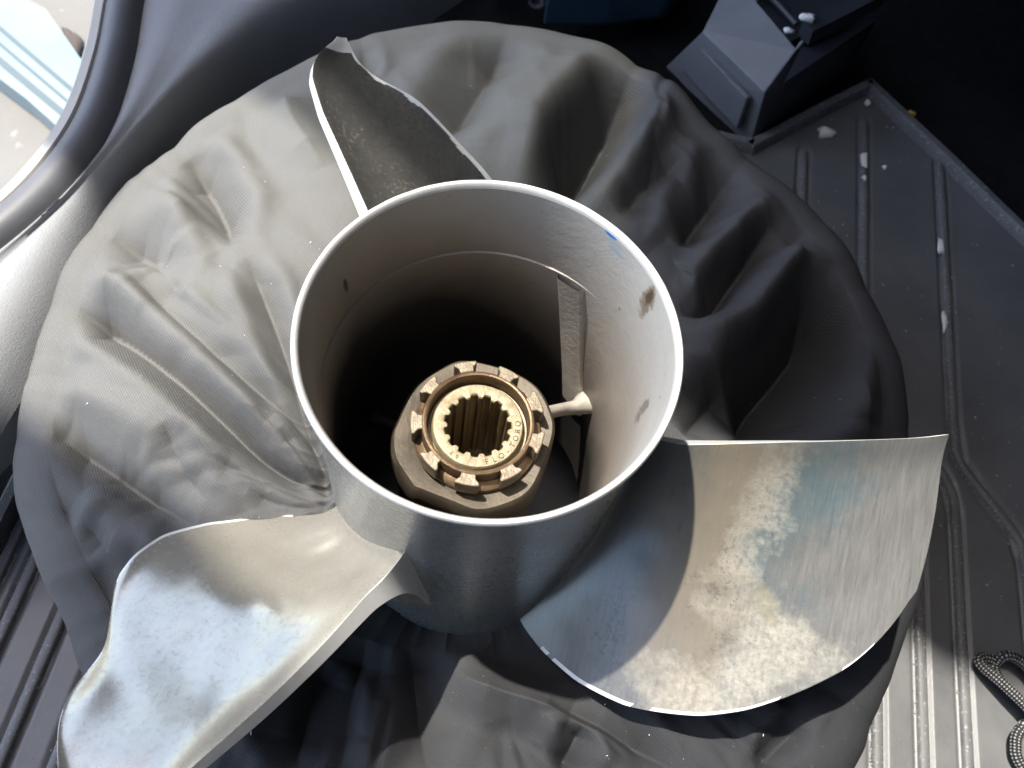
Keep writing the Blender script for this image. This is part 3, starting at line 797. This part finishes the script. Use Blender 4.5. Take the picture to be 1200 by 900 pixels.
for v_ in [k_ for k_ in prop.children if k_.name.startswith("bore")][0].data.vertices:
    # the cast step inside the bore dies out on the right hand side
    zz_ = v_.co.z * 1000 - 140; aa_ = math.degrees(math.atan2(v_.co.y, v_.co.x)); rr_ = math.hypot(v_.co.x, v_.co.y)
    k_ = min(1.0, max(0.0, 1 - (abs(((aa_ - 130 + 180) % 360) - 180) - 48) / 30.0))
    if zz_ < -32.3:
        g_ = 1 + (1 - k_) * .00068 * math.exp(-(-32.4 - zz_) / 40.0 if zz_ < -32.4 else 0) / rr_
        v_.co.x *= g_; v_.co.y *= g_
BP, BRAKE = 60.0, .22
def blade(az0, le, te, mat, label, bend, seed, rmax, band=(.6, .8, 0)):
    """le / te: (radius, angle) pairs; angle runs clockwise from the trailing edge"""
    nr_, nc = 90, 60
    rs = np.linspace(51.5, rmax, nr_)
    lr, la = np.array(le, float).T; er, ea = np.array(te, float).T
    o_le = np.interp(rs, lr, la); o_te = np.interp(rs, er, ea)
    def sm(a, k=5):
        p = np.pad(a, k // 2, mode='edge'); return np.convolve(p, np.ones(k) / k, 'valid')
    o_le, o_te = sm(o_le, 3), sm(o_te, 3)
    cs = np.linspace(0, 1, nc)
    ph = o_te[:, None] + (o_le - o_te)[:, None] * cs[None, :]
    r = np.tile(rs[:, None], (1, nc))
    # round the tip between trailing corner and leading edge
    s = np.tile(cs[None, :], (nr_, 1)); u = (rs - rs[0])[:, None] / (rs[-1] - rs[0]) + 0 * s
    dist_te = np.radians(o_te[:, None] - ph) * r               # mm from the trailing edge
    dist_le = np.radians(ph - o_le[:, None]) * r
    z = -66 + BRAKE * (r - 54) + BP * np.radians(ph)
    z += 2.8 * np.exp(-(dist_te / 4.5) ** 1.5) * np.clip((r - 60) / 50, 0, 1)        # cup along the trailing edge
    z += .55 * vnoise(r * .02 + seed, ph * .05, 31 + seed, 3)
    z += bend(r, ph, dist_te, dist_le)
    fil = np.exp(-np.clip(r - 53.6, 0, None) / 5.0)
    zt = z + 8.0 * fil
    th = (2.6 + 5.5 * np.clip(1 - (r - 54) / 110, 0, 1) * np.clip(np.minimum(dist_le, dist_te + 8) / 18, 0, 1) + 1.6 * np.exp(-dist_te / 6))
    th = th * (.45 + .55 * np.clip(dist_le / 6, 0, 1)) + 6 * np.exp(-np.clip(r - 53.6, 0, None) / 6.0)
    # thickness is laid off square to the pitched face
    slope = BP / np.clip(r, 40, None)
    nz = 1 / np.sqrt(1 + slope ** 2 + BRAKE ** 2); nt = -slope * nz; nr2 = -BRAKE * nz
    a = np.radians(az0 + ph); ct, st_ = np.cos(a), np.sin(a)
    top = np.stack([r * ct, r * st_, zt], 2)
    nvec = np.stack([nr2 * ct - nt * st_, nr2 * st_ + nt * ct, nz], 2)
    bot = np.stack([r * ct, r * st_, z - 40 * np.exp(-np.clip(r - 53.6, 0, None) / 3.4)], 2) - nvec * th[:, :, None]
    V = np.concatenate([top.reshape(-1, 3), bot.reshape(-1, 3)])
    N = nr_ * nc
    F = grid_faces(nr_, nc) + [tuple(N + i for i in reversed(q)) for q in grid_faces(nr_, nc)]
    bd = [(i, 0) for i in range(nr_)] + [(nr_ - 1, j) for j in range(1, nc)] + [(i, nc - 1) for i in range(nr_ - 2, -1, -1)] + [(0, j) for j in range(nc - 2, 0, -1)]
    ids = [i * nc + j for i, j in bd]
    for i in range(len(ids)):
        a_, b_ = ids[i], ids[(i + 1) % len(ids)]
        F.append((a_, N + a_, N + b_, b_))
    o = mesh_obj("blade", V, F, mat, prop, True, 50)
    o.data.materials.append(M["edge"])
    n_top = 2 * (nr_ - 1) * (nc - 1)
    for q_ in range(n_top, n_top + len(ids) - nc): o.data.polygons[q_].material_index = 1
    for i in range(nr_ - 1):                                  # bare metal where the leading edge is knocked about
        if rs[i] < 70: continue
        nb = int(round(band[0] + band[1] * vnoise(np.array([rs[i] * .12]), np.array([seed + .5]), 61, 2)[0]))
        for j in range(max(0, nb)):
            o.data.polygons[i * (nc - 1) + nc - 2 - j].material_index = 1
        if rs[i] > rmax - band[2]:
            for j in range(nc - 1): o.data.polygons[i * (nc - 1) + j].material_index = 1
    fix_normals(o)
    bevel(o, .5, 2, 50)
    o["label"] = label
    return o

def bend_none(r, ph, dt, dl): return 0 * r
def bend_right(r, ph, dt, dl):
    return 2.5 * np.clip((r - 146) / 14, 0, 1) ** 2 * np.exp(-dt / 7)
def bend_left(r, ph, dt, dl):
    return 2.2 * np.exp(-(dl / 6) ** 2) * np.sin(r * .16) * np.clip((r - 110) / 20, 0, 1) - 3.0 * np.exp(-((r - 135) / 9) ** 2) * np.exp(-dl / 9) \
        + 1.2 * np.sin(r * .11 + ph * .12) + .45 * vnoise(r * .05 + .6 * vnoise(r * .03, ph * .06, 5, 2), ph * .11, 77, 2)
def bend_top(r, ph, dt, dl):
    return 4.0 * np.exp(-dl / 5) * (.6 + .4 * np.sin(r * .22)) * np.clip((r - 120) / 15, 0, 1) + 2 * np.clip((r - 160) / 12, 0, 1)

blade(12, [(51, -70), (62, -68.5), (73, -66.5), (88, -63), (105, -57.5), (123, -49.5), (132, -44.5), (138, -40.5), (144, -36.5), (150, -32.5), (155, -27.5), (159, -22), (160.8, -17), (162, -14)],
      [(51, 1), (62, -3), (74, -4.5), (117, -4.3), (162, -3.6)], M["steel_worn"],
      "broad weathered blade pointing right with tan stains", bend_right, 1, 159.5)
blade(252, [(51, -40), (59, -40), (75, -45), (83, -46), (100, -46.5), (115, -45), (125, -41.5), (131, -38.5), (134, -34.5), (136, -31), (139, -28.5), (144, -26.8), (150, -25), (155, -22.5), (158, -19.5), (162, -15)],
      [(51, 5), (56, 3), (70, -.5), (100, -3.2), (134, -6), (162, -7)], M["steel_polished"],
      "polished blade pointing toward the lower left with a wavy nicked edge", bend_left, 4, 162)
blade(132, [(51, -70), (60, -66), (90, -52), (110, -43), (127, -33), (138, -27), (146, -22.5), (151, -20), (158, -15.5), (165, -12.8), (173, -11.6)],
      [(51, 1), (60, -2), (98, -4), (140, -4.0), (156, -4.8), (163, -6.0), (168, -7.8), (173, -10.6)], M["steel_pitted"],
      "dull pitted blade pointing to the top with its tip curled over", bend_top, 7, 173, (3.0, 3.5, 5))

# casting line under the root of the nicked blade
# ------------------------------------------------------------------ inner hub, web plates, splined drive
hub = lathe("inner_hub", [(19, -71), (24.0, -71.0)], M["hub"], prop, 48, False)   # replaced below by its true outline
bpy.data.objects.remove(hub)
OCT = [(-17.7, -25.6), (-3.9, -27.9), (6.4, -29.2), (16.1, -24.6), (22.9, -18.3), (26.0, -8.0), (27.7, 6.7), (24.7, 15.5), (17.7, 24.0), (6.1, 28.1), (-9.9, 28.4), (-17.6, 23.6), (-26.3, 12.7), (-29.2, -2.7), (-29.4, -8.7), (-26.3, -16.8)]
op = smooth_path([(x, y, 0) for x, y in OCT + OCT[:1]], 5)[:-1, :2]
lev = [(.60, -73.5), (.80, -71.6), (.955, -71.2), (1.0, -73.0), (1.02, -86), (.93, -92), (.95, -140)]
V = np.concatenate([np.concatenate([op * q, np.full((len(op), 1), z)], 1) for q, z in lev])
fcs = []
for j in range(len(lev) - 1):
    for i in range(len(op)):
        i2 = (i + 1) % len(op)
        fcs.append((j * len(op) + i, j * len(op) + i2, (j + 1) * len(op) + i2, (j + 1) * len(op) + i))
hub = mesh_obj("inner_hub", V, fcs, M["hub"], prop, True, 35); fix_normals(hub)

for a_deg in (38, 158, 278):
    a = math.radians(a_deg); c, s_ = math.cos(a), math.sin(a)
    Vw = []
    for rr_, zt_, w in ((23, -76, 2.6), (30, -78, 2.0), (38, -82, 2.0), (44, -86, 2.6), (49.5, -86, 5.5)):
        zt_ -= 0 if a_deg == 38 else 30
        for (o_, z_) in ((-w, zt_ - 4), (-w * .7, zt_ - 1), (0, zt_), (w * .7, zt_ - 1), (w, zt_ - 4), (w * .6, zt_ - 8), (-w * .6, zt_ - 8)):
            Vw.append((rr_ * c - o_ * s_, rr_ * s_ + o_ * c, z_))
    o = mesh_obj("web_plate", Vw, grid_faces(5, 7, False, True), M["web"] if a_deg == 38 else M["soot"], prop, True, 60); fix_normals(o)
Vw = []
for a_deg, z_, w in ((64.9, -33.2, 11), (61.5, -46, 11), (58.2, -58, 11.2), (54.7, -70, 11.5), (50.2, -84, 12), (44.5, -101, 13)):
    for o_, dr_ in ((-.5, -1.2), (-.47, 1.0), (-.40, 1.5), (0, 1.7), (.40, 1.5), (.47, 1.0), (.5, -1.2)):
        aa = math.radians(a_deg) + o_ * w / 50; q_ = np.interp(z_, [-140, -100, -60, -36], [48.2, 48.9, 49.9, 50.4]) - dr_
        Vw.append((q_ * math.cos(aa), q_ * math.sin(aa), z_))
o = mesh_obj("wall_rib", Vw, grid_faces(6, 7), M["web"], prop, True, 70); fix_normals(o)

# castle sleeve: ring, neck, nine dovetail teeth
sleeve = lathe("drive_sleeve", [(17.9, -67), (17.9, -62.2), (18.2, -61.4), (18.8, -61.2), (19.5, -61.5), (19.9, -62.2), (20.0, -67.8), (22.2, -68.6), (22.8, -69.2), (22.8, -74), (17.9, -74)], M["bronze"], prop, 96, True, 35)
tooth_me = None
for kx in range(9):
    a0 = math.radians(-90 + 40 * kx + 3)
    nseg = 7
    if tooth_me is None:
        prof = []
        W0, W1 = math.radians(7.6), math.radians(11.0)
        for rr_, w in ((19.3, W0), (21.2, W0 * 1.02), (22.6, W1), (23.7, W1)):
            prof.append([(rr_ * math.cos(t), rr_ * math.sin(t)) for t in np.linspace(-w, w, nseg)])
        Vt = [(x, y, z) for z in (-69.4, -61.0) for row in prof for x, y in row]
        g = grid_faces(4, nseg); N = 4 * nseg
        Ft = [tuple(reversed(q)) for q in g] + [tuple(N + i for i in q) for q in g]
        bd = [j for j in range(nseg)] + [i * nseg + nseg - 1 for i in (1, 2, 3)] + [3 * nseg + j for j in range(nseg - 2, -1, -1)] + [2 * nseg, nseg]
        for i in range(len(bd)):
            Ft.append((bd[i], bd[(i + 1) % len(bd)], N + bd[(i + 1) % len(bd)], N + bd[i]))
        o = mesh_obj("tooth", Vt, Ft, M["bronze_tip"], None, False); fix_normals(o); bevel(o, .45, 2, 40)
        tooth_me = o
    else:
        o = tooth_me.copy(); COL.objects.link(o)
    o.parent = sleeve
    o.rotation_euler = (0, 0, a0 + random.uniform(-.03, .03)); o.location = (0, 0, .140 - random.uniform(0, .0003)); o.scale = (random.uniform(.985, 1.01), random.uniform(.92, 1.1), 1)

# greased bushing with internal splines
nth = 15; per = 16; nn = nth * per
a = np.linspace(0, 2 * np.pi, nn, endpoint=False)
q = ((a * nth / (2 * np.pi)) % 1.0)
prof = 10.6 + 1.25 * np.clip(np.minimum((q - .16) / .10, (.84 - q) / .10), 0, 1)
def ringv(r, z): return np.stack([r * np.cos(a), r * np.sin(a), np.full(nn, z)], 1)
rows = [ringv(np.full(nn, 17.6), -68.0), ringv(np.full(nn, 16.4), -68.2), ringv(np.full(nn, 16.1), -65.2), ringv(np.full(nn, 15.6), -64.5), ringv(np.full(nn, 12.9), -64.2), ringv(prof + .35, -64.5), ringv(prof, -65.1)]
Vb = np.concatenate(rows); 
Fb = []
for j in range(len(rows) - 1):
    for i in range(nn):
        Fb.append((j * nn + i, j * nn + (i + 1) % nn, (j + 1) * nn + (i + 1) % nn, (j + 1) * nn + i))
bush = mesh_obj("splined_bushing", Vb, Fb, M["grease"], prop, True, 35); fix_normals(bush)
rows = [ringv(prof, -65.1), ringv(prof, -85), ringv(prof, -115)]
Fs = [(j * nn + i, j * nn + (i + 1) % nn, (j + 1) * nn + (i + 1) % nn, (j + 1) * nn + i) for j in range(2) for i in range(nn)]
sb = mesh_obj("spline_bore", np.concatenate(rows), Fs, M["spline"], bush, True, 35); fix_normals(sb)
for name, z in (("bore_floor", -115),):
    lathe(name, [(.1, z), (12.2, z)], M["spline"], bush, 32, False)

# stamped lettering round the bushing face
def glyph(ch, ang, rad, size, mat, z=-64.22):
    cu = bpy.data.curves.new("letter", 'FONT'); cu.body = ch; cu.size = size * S; cu.align_x = 'CENTER'; cu.align_y = 'CENTER'
    cu.extrude = .00012; cu.offset = -.00002
    tmp = bpy.data.objects.new("letter", cu)
    COL.objects.link(tmp)
    dg = bpy.context.evaluated_depsgraph_get()
    me_ = bpy.data.meshes.new_from_object(tmp.evaluated_get(dg))
    bpy.data.objects.remove(tmp)
    me_.materials.clear(); me_.materials.append(mat)
    t_ = math.radians(ang)
    # tops of the letters point to the shaft, reading counterclockwise along the near side
    m_ = Matrix.Translation((rad * S * math.cos(t_), rad * S * math.sin(t_), z * S + .140)) @ Matrix.Rotation(t_ + math.pi / 2, 4, 'Z')
    me_.transform(m_)
    o_ = bpy.data.objects.new("letter", me_); link(o_, bush)
    o_.location = (0, 0, 0)
    return o_
for i, ch in enumerate("FLO-TORQ"):
    glyph(ch, -66 + i * 11.5, 14.2, 2.7, M["ink"])
for i, ch in enumerate("E0"):
    glyph(ch, -118 + i * 9, 14.2, 2.0, M["ink"])
